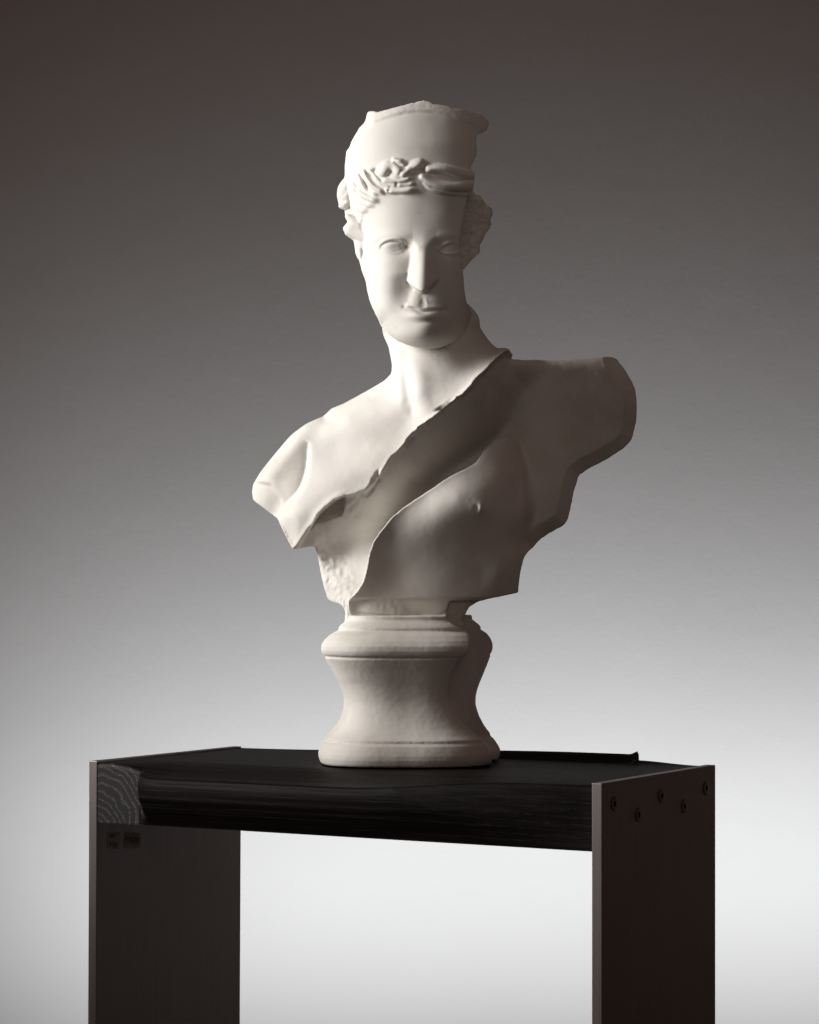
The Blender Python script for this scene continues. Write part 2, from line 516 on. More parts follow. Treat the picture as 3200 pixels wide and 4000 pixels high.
# ---------------------------------------------------------------- the figure
def build_head(step=2.7):
    P = Plan(1296, 1950, 372, 1420, step)
    U, V = P.U, P.V
    clay = Clay(P, -226, 236)
    wav = P.noise(90, 5, 2) * 1.6
    fine = P.noise(14, 9, 2)

    # ---------------- head
    face = hz((395, 195), (420, 178), (450, 178), (490, 185), (600, 155), (720, 125), (770, 110), (800, 108), (830, 95), (880, 86),
              (920, 95), (960, 118), (1030, 125), (1100, 143), (1200, 165), (1300, 190), (1360, 208), (1390, 230), (1425, 262), (1425, 290),
              (1410, 340), (1380, 368), (1330, 378), (1320, 400), (1325, 540), (1300, 600), (1265, 665), (1300, 690), (1310, 720), (1300, 800),
              (1293, 850), (1250, 882), (1240, 930), (1215, 1060), (1195, 1160), (1187, 1240), (1180, 1340), (1192, 1430), (1208, 1520),
              (1215, 1600), (1222, 1700), (1240, 1800), (1290, 1900)) \
        + ez((1690, 1470), (1640, 1560), (1560, 1640), (1450, 1730), (1330, 1795), (1200, 1838), (1050, 1850), (900, 1830), (750, 1790), (620, 1740),
             (490, 1640), (390, 1530), (350, 1440), (290, 1320), (230, 1180), (190, 1040), (175, 900), (140, 800), (80, 600)) \
        + hz((310, 1400), (330, 1250), (300, 1150), (215, 1080), (205, 1040), (205, 880), (203, 740), (208, 610), (218, 520), (240, 490), (270, 420),
             (320, 330), (378, 270))
    fd = P.poly(face)
    uc = 1655.0
    aL = spline1([380, 450, 500, 560, 700, 800, 900, 1100, 1200, 1270, 1330, 1400], [240, 275, 305, 322, 322, 290, 256, 240, 222, 200, 185, 175], V)
    aR = spline1([380, 600, 750, 900, 1100, 1230, 1400], [330, 310, 280, 245, 222, 195, 180], V)
    a = np.where(U < uc, aL, aR)
    prof = spline1([380, 450, 560, 700, 800, 930, 1050, 1150, 1230, 1310, 1365, 1400], [40, 82, 122, 142, 142, 148, 136, 132, 138, 140, 118, 90], V)
    q = np.clip(np.abs(U - uc) / a, 0, 0.99)
    ex = spline1([380, 820, 930, 1050, 1200, 1300, 1400], [2.2, 2.2, 2.5, 2.9, 2.7, 2.3, 2.2], V)
    base = prof - a * 0.98 * (1 - np.sqrt(1 - q ** ex))
    hf = base + wav * 0.6
    # turning under at the jaw
    jaw = ez((1690, 1470), (1640, 1560), (1560, 1640), (1450, 1730), (1330, 1795), (1200, 1838), (1050, 1850), (900, 1830), (750, 1790), (620, 1740), (490, 1640), (390, 1530))
    jd, _ = P.line(jaw)
    hf -= pillow(np.where(fd < 0, jd, 0), 82, 88)
    # eye sockets, brow, balls, lids
    skin = np.zeros_like(U)
    skin -= 23 * P.G(1556, 965, 36, 19, 4) + 13 * P.G(1594, 962, 14, 17)
    skin -= 10 * P.G(1748, 966, 38, 20, -4) + 4 * P.G(1712, 962, 15, 18)
    for pts, amp, sg in ((ez((240, 330), (330, 285), (450, 255), (580, 243), (700, 262), (820, 325), (900, 420)), 4.5, 11),
                         (ez((1530, 250), (1400, 240), (1250, 240), (1150, 280), (1090, 350)), 2.5, 11)):
        d, _ = P.line(pts); skin += amp * np.exp(-0.5 * (d / sg) ** 2)
    for cx, cy, rx, ry, am in ((1536, 965, 52, 28, 11), (1752, 970, 48, 27, 6)):
        e = np.clip(1 - ((U - cx) / rx) ** 2 - ((V - cy) / ry) ** 2, 0, 1)
        skin += am * e
    for pts, amp, sg in ((ez((360, 405), (420, 335), (530, 298), (650, 305), (745, 385)), 7, 6.0),
                         (ez((385, 415), (440, 470), (540, 505), (640, 495), (735, 430)), 2.5, 5.5),
                         (ez((1195, 440), (1290, 365), (1420, 335), (1500, 380)), 4, 6.0),
                         (ez((1200, 450), (1280, 500), (1400, 520), (1500, 480)), 5, 4.5)):
        d, _ = P.line(pts); skin += amp * np.exp(-0.5 * (d / sg) ** 2)
    for pts, amp, sg in ((ez((390, 400), (450, 358), (550, 335), (650, 345), (730, 400)), 6.0, 4.0),
                         (ez((1220, 450), (1310, 395), (1420, 370), (1490, 400)), 2.5, 4.5),
                         (ez((400, 425), (460, 460), (540, 485), (640, 478), (720, 430)), 2.2, 3.2)):
        d, _ = P.line(pts); skin -= amp * np.exp(-0.5 * (d / sg) ** 2)
    skin -= 13 * P.G(1583, 962, 9, 9)
    # nose
    un = spline1([880, 930, 1040, 1139], [1658, 1658, 1655, 1651], V)
    Hn = spline1([880, 925, 955, 990, 1050, 1105, 1135, 1170], [0, 5, 17, 32, 48, 60, 63, 63], V)
    Wn = spline1([880, 930, 980, 1050, 1090, 1115, 1140], [38, 37, 41, 48, 55, 58, 58], V)
    qn = np.abs(U - un) / Wn
    vb = 1143 - 40 * np.minimum(np.abs(U - 1651) / 58, 1.3) ** 1.5
    nose = Hn * smax(1.06 - (np.sqrt(qn * qn + 0.30) - 0.548) * 1.34, np.zeros_like(qn), 0.12) / 1.06 * (1 - sstep(vb - 9 - 10 * sstep(un + 5, un + 45, U), vb + 4 + 6 * sstep(un + 5, un + 45, U), V))
    skin += nose
    skin += 4 * P.G(1606, 1098, 12, 14) * (1 - sstep(vb - 5, vb + 5, V)) + 3 * P.G(1698, 1096, 12, 14) * (1 - sstep(vb - 5, vb + 5, V))
    # mouth and chin
    skin += 12 * P.G(1655, 1222, 64, 60)
    skin += 20 * P.G(1660, 1312, 52, 40)
    skin += 9 * P.G(1668, 1268, 40, 20) - 2.5 * P.G(1650, 1260, 26, 6)
    skin += 16 * P.G(1653, 1236, 38, 11) + 6 * P.G(1620, 1228, 20, 9)
    d, t = P.line(fz((800, 1458), (880, 1462), (955, 1500), (1040, 1478), (1170, 1492))); skin += 6 * np.exp(-0.5 * (d / 7) ** 2)
    d, t = P.line(fz((752, 1474), (800, 1480), (860, 1488), (955, 1530), (1060, 1506), (1130, 1508), (1205, 1503)))
    skin -= 11 * np.exp(-0.5 * (d / 5.0) ** 2) * (0.35 + 0.65 * np.sin(np.clip(t, 0, 1) * math.pi))
    skin -= 4 * P.G(1738, 1212, 10, 7)
    # cheeks and the fold beside the mouth
    skin += 15 * P.G(1505, 1095, 55, 75) + 14 * P.G(1770, 1090, 50, 70)
    skin -= 5 * P.G(1550, 1215, 26, 50, 8) + 8 * P.G(1755, 1205, 24, 55)
    vd, vt = P.line(fz((806, 1110), (806, 1200), (804, 1300), (780, 1410), (735, 1490)))
    vs = U - np.interp(V[0], [1071, 1103, 1138, 1177, 1205], [1596, 1596, 1595, 1587, 1571])[None, :]
    env = np.sin(np.clip(vt * 0.86 + 0.12, 0, 1) * math.pi) ** 0.8 * (1 - sstep(1185, 1240, V)) * sstep(1060, 1095, V)
    skin -= 12 * env * np.where(vs < 0, np.exp(-0.5 * (vd / 36) ** 2), np.exp(-0.5 * (vd / 15) ** 2))
    d, t = P.line(fz((792, 1110), (790, 1180), (812, 1240), (850, 1275))); skin -= 5 * np.exp(-0.5 * (d / 4.5) ** 2)
    # chipped philtrum
    skin -= 3.0 * P.G(1652, 1180, 8, 15); skin += 1.5 * P.G(1667, 1182, 5, 11) + 1.0 * fine * P.G(1654, 1170, 16, 24)
    hf += skin

    # raised rim of the broken crown
    rd, rt = P.line(hz((380, 310), (440, 280), (550, 240), (700, 195), (800, 182), (950, 186), (1100, 216), (1250, 280), (1345, 338), (1440, 390)))
    rim_v = np.interp(P.u, *np.array(hz((300, 360), (380, 310), (440, 280), (550, 240), (700, 195), (800, 182), (950, 186), (1100, 216), (1250, 280), (1345, 338), (1440, 390))).T)
    above = sstep(-10, 10, rim_v[:, None] - V)
    hf += 8 * above * sstep(1400, 1470, U) + above * fine * 0.5
    hf -= 1.2 * np.exp(-0.5 * (rd / 6) ** 2)
    # ---------------- hair as locks
    hair = np.zeros_like(U)

    def lock(pts, r0, r1, h, tap=0.0, tape=0.0, sub=0, groove=0.0):
        nonlocal hair
        d, t = P.line(pts)
        r = r0 + (r1 - r0) * t
        if tap: h = h * (0.12 + 0.88 * sstep(0, tap, t))
        if tape: h = h * (0.12 + 0.88 * sstep(1.0, 1.0 - tape, t))
        b = h * np.sqrt(np.clip(1 - (d / r) ** 2, 0, 1)) * (0.92 + 0.08 * np.sin(t * 7 + r0))
        if groove:
            b = b * (1 - groove * (0.5 + 0.5 * np.cos(d / r * math.pi * sub)) * (d < r * 0.9))
        hair = smax(hair, b * 0.72, 4.0)
    # soft underlying roll
    d, t = P.line(h2((200, 520), (300, 420), (450, 320), (650, 250), (900, 250), (1100, 270), (1350, 300), (1620, 310)))
    hair += (14 - 8 * sstep(1640, 1680, U)) * np.exp(-0.5 * (d / 42) ** 2)
    lock(gz((300, 436), (232, 400), (186, 350)), 15, 9, 36, 0.3)
    lock(gz((268, 452), (212, 428), (176, 392), (158, 352)), 16, 9, 44, 0.3)
    lock(gz((240, 466), (184, 440), (150, 404), (132, 368)), 16, 9, 34, 0.3)
    lock(gz((242, 484), (176, 472), (128, 438), (104, 402)), 16, 10, 42, 0.3)
    lock(gz((222, 500), (150, 496), (108, 464), (92, 430)), 15, 10, 32, 0.3)
    lock(gz((190, 520), (136, 522), (98, 500), (82, 466)), 16, 11, 40, 0.3)
    lock(gz((168, 546), (120, 540), (90, 524), (78, 500)), 15, 11, 30, 0.25)
    lock(gz((160, 575), (120, 566), (78, 546)), 17, 15, 40, 0.25)
    lock(gz((158, 640), (120, 622), (76, 606)), 24, 20, 46, 0.25)
    lock(gz((158, 676), (136, 668), (112, 656)), 12, 12, 28, 0.25)
    lock(gz((300, 420), (256, 392), (218, 352)), 14, 10, 30, 0.2)
    lock(h2((560, 195), (610, 140), (690, 140), (735, 190)), 26, 24, 50)
    lock(h2((640, 235), (720, 262), (800, 240)), 17, 18, 34)
    lock(h2((690, 78), (760, 92), (835, 150)), 12, 13, 44)
    lock(h2((790, 225), (850, 175), (920, 130), (975, 122)), 20, 24, 50)
    lock(h2((590, 300), (700, 310), (830, 285), (945, 235)), 15, 14, 38, 0, 0.3)
    lock(h2((680, 352), (800, 352), (900, 330), (960, 290)), 14, 13, 30, 0, 0.3)
    lock(h2((620, 405), (780, 418), (920, 398), (1000, 372)), 16, 12, 34, 0, 0.4)
    lock(h2((1070, 168), (1200, 160), (1350, 192), (1480, 232), (1640, 250)), 18, 24, 62)
    lock(h2((1005, 258), (1100, 312), (1250, 358), (1400, 374), (1640, 352)), 16, 26, 62)
    lock(h2((1035, 335), (1100, 395), (1250, 436), (1540, 458)), 12, 10, 26)
    # drilled holes and gaps between locks
    for x, y, su, sv, rt_, am in ((365, 350, 5, 17, -24, 26), (400, 395, 4, 12, -30, 20), (262, 440, 5, 11, -30, 22), (150, 480, 4, 16, -8, 22), (430, 240, 4, 12, -30, 18), (480, 185, 6, 6, 0, 22),
                                 (630, 240, 6, 4, 0, 16), (720, 345, 4, 5, 0, 20), (630, 415, 5, 4, 0, 22), (730, 455, 12, 4, 10, 14), (1010, 185, 12, 12, 20, 34), (720, 110, 14, 3, 40, 22), (820, 150, 5, 10, 30, 24), (640, 90, 5, 3, 0, 14), (1500, 455, 12, 3, 8, 14)):
        (gu, gv), = h2((x, y)); hair -= (0.85 if x < 500 else 0.42) * am * P.G(gu, gv, su, sv, rt_)
    for _ in range(2):
        hair[1:-1, 1:-1] = (4 * hair[1:-1, 1:-1] + hair[:-2, 1:-1] + hair[2:, 1:-1] + hair[1:-1, :-2] + hair[1:-1, 2:]) / 8
    hairm = sstep(2, 14, hair)
    hf += hair + hairm * fine * 0.4
    # far left turning edge of the head
    le = hz((300, 1150), (205, 1040), (205, 880), (203, 740), (208, 610), (218, 520), (270, 420), (320, 330), (378, 270))
    ld, _ = P.line(le)
    hf -= pillow(ld, 40, 60)
    hb = -150 + pillow(-np.minimum(fd, 0), 190, 150) + 0 * U
    hb = np.minimum(hb, hf - 60)
    fdn = fd + fine * 0.9 + P.noise(30, 71, 2) * 2.2 * sstep(560, 480, V)
    clay.add(fdn, hf, hb, 9, 4)

    # side of the head behind the face: ear strip, side curls and bun
    side = h3((640, 1150), (600, 1000), (300, 850), (268, 930), (300, 1020), (320, 1030), (280, 1080), (240, 1140), (236, 1200), (280, 1280), (340, 1330), (440, 1400), (455, 1540),
              (490, 1690), (545, 1780), (580, 1930), (640, 2080)) + ez((400, 1540), (470, 1500), (420, 1000), (330, 600), (300, 300))
    sd = P.poly(side)
    hs = -20 + 0.55 * (U - 1400) - pillow(-np.minimum(sd, 0), 26, 30)
    lk = np.zeros_like(U)
    for pts, r, am in ((h3((290, 930), (420, 990), (620, 1090)), 24, 26), (h3((280, 1170), (400, 1200), (610, 1270)), 32, 34), (h3((430, 1380), (520, 1410), (620, 1470)), 16, 16),
                       (h3((520, 1560), (560, 1680), (600, 1800)), 14, 12)):
        d, _ = P.line(pts); lk = np.maximum(lk, am * np.sqrt(np.clip(1 - (d / r) ** 2, 0, 1)))
    hs += lk * 0.7 - 8 * P.G(*h3((610, 1640))[0], 5, 16, 8)
    clay.add(sd + fine, hs, -190 + 0 * U, 8, 6)
    bun = h3((300, 210), (250, 215), (190, 290), (140, 370), (120, 480), (120, 570), (140, 650), (150, 700), (150, 760), (180, 790), (235, 815), (300, 820))
    bd = P.poly(bun + h3((420, 700), (420, 300)))
    hbn = -80 + 0.5 * (U - 1330) - pillow(-np.minimum(bd, 0), 30, 42) + P.noise(16, 77) * 3 - 6 * np.exp(-0.5 * (P.line(h3((120, 590), (200, 620), (260, 650)))[0] / 4) ** 2)
    clay.add(bd, hbn, -210 + 0 * U, 10, 6)

    # the exposed hair mass on the cut side of the head
    frag = hz((1225, 870), (1300, 850), (1310, 885), (1350, 888), (1385, 940), (1400, 965), (1450, 1000), (1463, 1050), (1437, 1092), (1447, 1130), (1430, 1180), (1408, 1192),
              (1380, 1250), (1350, 1310), (1346, 1380), (1310, 1410), (1280, 1440), (1245, 1482), (1205, 1525), (1100, 1500), (1100, 900))
    gd = P.poly(frag)
    cutl, _ = P.line(hz((1262, 872), (1240, 930), (1215, 1060), (1195, 1160), (1180, 1340), (1190, 1430), (1208, 1520)))
    hg = -60 - 0.9 * np.minimum(cutl, 40) - 0.25 * np.maximum(cutl - 40, 0) + P.noise(24, 50, 2) * 5 + fine * 2
    hg -= pillow(-np.minimum(gd, 0), 12, 14)
    hg += 18 * P.G(*hz((1345, 935))[0], 18, 22) + 16 * P.G(*hz((1420, 1040))[0], 20, 18)
    clay.add(gd + fine * 1.5, hg, -200 + 0 * U, 8, 5)

    return clay.skin(2)


def build_torso(step=4.3):
    P = Plan(950, 2530, 1150, 2470, step)
    U, V = P.U, P.V
    clay = Clay(P, -380, 200)
    wav = P.noise(90, 5, 2) * 1.6
    fine = P.noise(14, 9, 2)

    # ---------------- chest slab with neck (U piece)
    edge_line = n7((1425, 318), (1380, 330), (1300, 395), (1200, 505), (1130, 565), (1050, 662), (950, 770), (830, 862), (700, 960), (530, 1090), (400, 1212), (280, 1362), (180, 1465)) \
        + l6((1600, 1070), (1520, 1160), (1400, 1197), (1250, 1202), (1180, 1217), (1080, 1272), (970, 1362), (900, 1442), (850, 1550), (770, 1650), (700, 1760), (650, 1835))
    left_line = l6((605, 1850)) + tz((200, 815), (190, 790), (130, 745), (90, 715), (85, 680), (90, 650), (120, 600), (180, 525), (240, 455), (300, 410), (370, 380),
                                    (400, 350), (450, 330), (550, 275), (610, 240), (638, 212)) + n7((215, 460), (180, 280), (120, 150))
    up = edge_line + left_line + n7((110, 40), (600, 0)) + hz((1150, 1850), (1236, 1790), (1290, 1846), (1320, 1880), (1345, 1930), (1350, 2000)) + n7((1170, 140), (1230, 222), (1300, 288), (1350, 298), (1410, 300))
    ud = P.poly(up)
    ue, ut = P.line(edge_line)
    cu = t3((645, 100, -70), (720, 100, -10), (850, 80, 15), (960, 60, 0), (1000, 30, -15),
            (640, 200, -75), (700, 200, 5), (780, 200, 40), (880, 200, 45), (970, 180, 20), (1040, 130, -20), (1090, 120, -25),
            (650, 280, -20), (720, 300, 55), (800, 300, 80), (880, 280, 85), (960, 250, 75), (1050, 180, 30),
            (640, 360, 30), (700, 400, 62), (780, 390, 105), (850, 350, 112),
            (550, 290, -95), (450, 340, -120), (385, 370, -130), (560, 360, -10), (470, 390, -35), (390, 420, -65),
            (600, 450, 50), (700, 470, 95), (520, 500, 30), (420, 500, -25), (340, 480, -70), (260, 470, -105), (190, 530, -135), (130, 600, -165), (95, 670, -190),
            (250, 560, -98), (200, 640, -125), (150, 700, -160), (190, 770, -150), (330, 560, -45), (310, 650, -35), (260, 710, -50), (215, 780, -75), (258, 890, -55),
            (400, 600, 5), (400, 700, 25), (330, 780, -5), (480, 620, 50), (480, 670, 52), (560, 570, 75), (560, 620, 78), (640, 520, 92), (300, 840, -25))
    hu = P.tps(cu)
    # neck muscle and the hollow beside it
    d, t = P.line(n7((330, 400), (350, 550), (375, 750), (395, 900), (402, 1010))); hu -= 15 * np.exp(-0.5 * (d / 17) ** 2) * np.sin(np.clip(t * 0.9 + 0.1, 0, 1) * math.pi)
    d, t = P.line(n7((260, 330), (290, 550), (330, 800))); hu += 9 * np.exp(-0.5 * (d / 16) ** 2)
    d, t = P.line(n7((500, 600), (520, 800), (560, 900))); hu += 8 * np.exp(-0.5 * (d / 26) ** 2)
    hu -= 7 * P.G(*n7((430, 945))[0], 12, 18)
    # collar bone line
    d, t = P.line(n7((0, 805), (100, 785), (200, 740), (260, 670))); hu -= 4 * np.exp(-0.5 * (d / 9) ** 2)
    # lip along the cut, strong under the neck
    hu += 26 * np.exp(-ue / 26) * sstep(0.55, 0.1, ut) + 5 * np.exp(-ue / 10)
    # broken arris along the cut
    brk = sstep(0.0, 0.25, P.noise(85, 133) + 0.25) * sstep(0.22, 0.32, ut) * sstep(0.74, 0.66, ut)
    hu -= brk * np.maximum(17 + 6 * P.noise(24, 134) - ue, 0) * 1.3 + brk * (ue < 22) * fine * 1.2
    # crease of the arm pit
    cd, ct = P.line(l6((800, 560), (790, 700), (775, 860), (740, 1010), (690, 1130), (600, 1230), (500, 1320), (460, 1420)))
    sidec = P.poly(l6((800, 500), (790, 700), (775, 860), (740, 1010), (690, 1130), (600, 1230), (500, 1320), (460, 1450), (0, 1450), (0, 500)))
    dep = np.sin(np.clip(ct * 0.95 + 0.02, 0, 1) * math.pi) ** 0.7
    hu -= dep * np.where(sidec < 0, 46 * np.exp(-cd / 42), 46 * np.exp(-cd / 5.5))
    hu += 14 * np.exp(-0.5 * (P.line(l6((760, 380), (560, 650), (380, 900)))[0] / 26) ** 2)
    # flat stump of the arm
    st = sstep(-9, 9, -P.poly(l6((-200, 1010), (230, 1050), (340, 1075), (470, 1250), (480, 1340), (450, 1500), (100, 1700), (-300, 1500))))
    hu -= st * 16
    # facets by the tip
    hu -= 22 * sstep(-4, 40, -P.poly(l6((450, 1400), (500, 1330), (700, 1500), (640, 1900), (400, 1900)))) * 0.4
    # rounding to silhouettes
    sl, _ = P.line(tz((85, 690), (90, 650), (120, 600), (180, 525), (240, 455), (300, 410), (370, 380)))
    hu -= pillow(sl, 95, 60)
    sl, _ = P.line(tz((370, 380), (400, 350), (450, 330), (550, 275), (610, 240), (638, 212)) + n7((215, 460), (180, 280), (120, 150)))
    hu -= pillow(sl, 50, 55)
    sl, _ = P.line(n7((1130, 80), (1170, 140), (1230, 222), (1300, 288)))
    hu -= pillow(sl, 60, 50)
    hu += wav * 0.6 + fine * 0.25
    chip = P.noise(26, 21, 3) * 1.5 + fine * 1.0
    chip2 = np.maximum(P.noise(46, 61), 0.35) - 0.35
    udn = ud + np.where(ue < 40, chip + chip2 * 18, 0)
    for (gu, gv), su, sv, rt_, am in ((n7((845, 878))[0], 16, 9, -38, 15), (n7((905, 812))[0], 9, 6, -40, 12), (n7((515, 1115))[0], 14, 8, -40, 11), (n7((430, 1190))[0], 12, 7, -42, 10), (n7((300, 1385))[0], 14, 8, -50, 12),
                                      (l6((1470, 1190))[0], 16, 9, -20, 11), (l6((640, 1830))[0], 6, 5, 0, 8)):
        udn = udn + am * P.G(gu, gv, su, sv, rt_) * (0.7 + 0.5 * fine)
    ub = np.minimum(hu - 110, -120)
    clay.add(udn, hu, ub, 5, 10)

    # ---------------- recessed back with the far shoulder (B piece)
    body = l6((625, 1865), (750, 1850), (880, 1832)) + tz((345, 930), (355, 990), (370, 1060), (385, 1105), (400, 1118), (430, 1122), (460, 1150), (700, 1180), (920, 1190), (945, 1140), (985, 1115),
              (1120, 1085), (1138, 1081), (1141, 1077), (1142, 1065), (1150, 1000), (1165, 940), (1185, 915), (1240, 860), (1330, 810), (1345, 770), (1360, 690), (1380, 620), (1410, 595), (1480, 560), (1560, 510), (1595, 470), (1610, 400),
              (1613, 330), (1605, 270), (1590, 240), (1560, 190), (1530, 150), (1490, 143), (1400, 150), (1290, 158), (1200, 157), (1112, 156), (1121, 138), (1112, 124), (1096, 115), (1074, 113), (1040, 140), (1000, 150), (700, 400), (500, 500), (300, 560), (200, 700),
              (200, 800), (240, 880))
    bd = P.poly(body)
    cb = t3((1100, 165, -150), (1200, 180, -205), (1300, 190, -225), (1400, 190, -225), (1500, 190, -220), (1560, 260, -225), (1580, 400, -230), (1450, 300, -222), (1300, 330, -225),
            (1450, 450, -226), (1300, 450, -215), (1180, 300, -205), (1080, 300, -190), (1060, 400, -262), (1120, 440, -235), (1200, 460, -190), (1000, 330, -230), (950, 430, -240), (870, 520, -215),
            (1000, 520, -245), (900, 600, -220), (780, 600, -165), (800, 660, -180), (700, 680, -70), (700, 740, -85), (620, 760, -55), (640, 800, -75), (550, 800, -35), (580, 860, -65),
            (480, 820, -32), (520, 900, -60), (400, 830, -35), (440, 890, -85), (380, 880, -75), (330, 860, -48), (280, 895, -60), (335, 885, -58), (350, 905, -80), (365, 1000, -85), (395, 1090, -55), (405, 965, -82), (415, 1050, -30),
            (450, 955, -78), (440, 1040, -18), (500, 960, -40), (470, 1100, 20), (520, 1040, 10), (700, 900, 0), (800, 1000, 0), (1000, 900, -40), (1000, 1080, -40), (1130, 1050, -95),
            (1250, 550, -175), (1330, 600, -190), (1280, 650, -165), (1320, 720, -175), (1230, 750, -150), (1280, 800, -160), (1180, 850, -125), (1150, 950, -110), (1400, 560, -215), (1500, 510, -225))
    hB = P.tps(cb)
    # wall falling from the chest edge into the recess
    hB0 = hB
    wallh = hu - 28 - 1.05 * ue - 0.004 * ue ** 2
    hB = smax(hB, np.maximum(wallh, -900), 40.0)
    sc = P.poly(l6((1180, 1217), (1260, 1206), (1250, 1400), (1220, 1470), (1100, 1500), (900, 1560), (800, 1650), (850, 1550), (900, 1442), (970, 1362), (1080, 1272)))
    hB -= 44 * sstep(-2, 16, -sc)
    hB += np.where(sc > -20, P.noise(22, 97, 2) * 5, 0) * P.G(*l6((1330, 1330))[0], 28, 34)
    # scooped facet under the chest edge
    hB += 0 * U
    # bevels of the far shoulder and flank
    bev, _ = P.line(tz((1150, 1000), (1165, 940), (1185, 915), (1240, 860), (1330, 810), (1345, 770), (1360, 690), (1380, 620), (1410, 595), (1480, 560), (1560, 510), (1595, 470), (1610, 400), (1613, 330), (1605, 270), (1590, 240),
                         (1560, 190), (1530, 150)))
    hB -= np.maximum(52 - bev, 0) * 0.9
    sl, _ = P.line(tz((1530, 150), (1490, 143), (1400, 150), (1290, 158), (1200, 157), (1115, 153)))
    hB -= pillow(sl, 46, 50)
    sl, _ = P.line(tz((345, 930), (355, 990), (370, 1060), (385, 1105), (400, 1118)))
    hB -= pillow(sl, 16, 18)
    rough = sstep(560, 420, (U - 900) * 1.0147) * sstep(880, 940, (V - 1250) * 1.0147)
    hB += wav * 1.2 + fine * (0.8 + 2.2 * rough) + rough * P.noise(26, 90, 3) * 2.2
    hB += 1.3 * P.noise(55, 41, 3) * sstep(1500, 1540, (U - 900) * 1.0147)
    hB = np.minimum(hB, np.where(ud < 0, hu - np.clip(-ud * 1.2, 0, 45) - 4, 400))
    # ---------------- breast slab (L piece)
    ledge = tz((1160, 500), (1130, 475), (1095, 464), (1050, 475), (1010, 510), (970, 570), (870, 620), (780, 680), (690, 740), (640, 780), (600, 830), (565, 880), (550, 930), (537, 1000), (520, 1050), (490, 1090), (465, 1110))
    low = ledge + tz((470, 1180), (800, 1185), (860, 1150), (870, 1112), (985, 1112), (1120, 1086), (1138, 1082), (1141, 1078), (1142, 1065), (1150, 1000), (1165, 940), (1185, 915), (1225, 870), (1240, 700), (1215, 560))
    ldist = P.poly(low)
    cl = t3((1095, 470, -60), (1050, 490, -25), (1010, 530, 10), (1090, 530, -30), (970, 580, 45), (870, 630, 85), (780, 690, 105), (690, 750, 118), (640, 790, 122), (600, 840, 122), (565, 890, 112), (550, 940, 100),
            (535, 1000, 88), (518, 1050, 75), (490, 1090, 60), (640, 860, 106), (610, 950, 78), (590, 1040, 62), (660, 1000, 62), (680, 920, 88), (680, 850, 112), (740, 800, 128), (820, 740, 138), (900, 700, 135), (960, 720, 130),
            (985, 745, 126), (900, 780, 138), (820, 820, 132), (760, 880, 108), (740, 960, 78), (740, 1050, 62), (850, 900, 92), (850, 1000, 66), (850, 1080, 52), (940, 860, 92), (1000, 820, 84), (1050, 750, 80), (1060, 650, 50), (1030, 600, 40),
            (1120, 600, -28), (1120, 700, -2), (1120, 820, 6), (1050, 900, 42), (1000, 1000, 34), (1000, 1080, 24), (1120, 950, 0), (1130, 1060, -30), (1180, 880, -110), (1180, 650, -112), (1265, 700, -195), (1230, 850, -190), (1210, 580, -190),
            (640, 1090, 50), (560, 1095, 50), (1160, 520, -165), (1185, 760, -70))
    hL = P.tps(cl)
    nu, nv = tz((985, 745))[0]
    hL += 9 * P.G(nu + 8, nv, 9, 14, 10) - 7 * P.G(nu - 8, nv + 2, 7, 9) + 5 * P.G(nu, nv, 26, 26)
    hL -= 85 * sstep(-80, 0, ldist) * sstep(1130, 1180, (U - 900) * 1.0147) * sstep(930, 860, (V - 1250) * 1.0147)
    led, lt = P.line(ledge)
    hL += 4 * np.exp(-led / 9) + wav * 0.5 + fine * 0.2
    hL -= pillow(led, 26, 26) * sstep(0.35, 0.1, lt)
    # shelf at the foot of the slab
    foot = (V - 1250) * 1.0147
    hL -= 10 * sstep(1098, 1112, foot)
    bl = np.minimum(hL - 60, -120)
    ldn = ldist + np.where(led < 30, chip * 0.55, 0)
    hB = smax(hB, hL - 8 * np.maximum(ldist + 14, 0) - 3 - 260 * (1 - sstep(1070, 1150, (U - 900) * 1.0147)), 64.0)
    bb = -330 + pillow(-np.minimum(bd, 0), 120, 60) + 0 * U
    bb = np.minimum(bb, hB - 50)
    clay.add(bd + fine * 1.2, hB, bb, 7, 22)

    clay.add(ldn, hL, bl, 5, 8)
    return clay.skin(2)


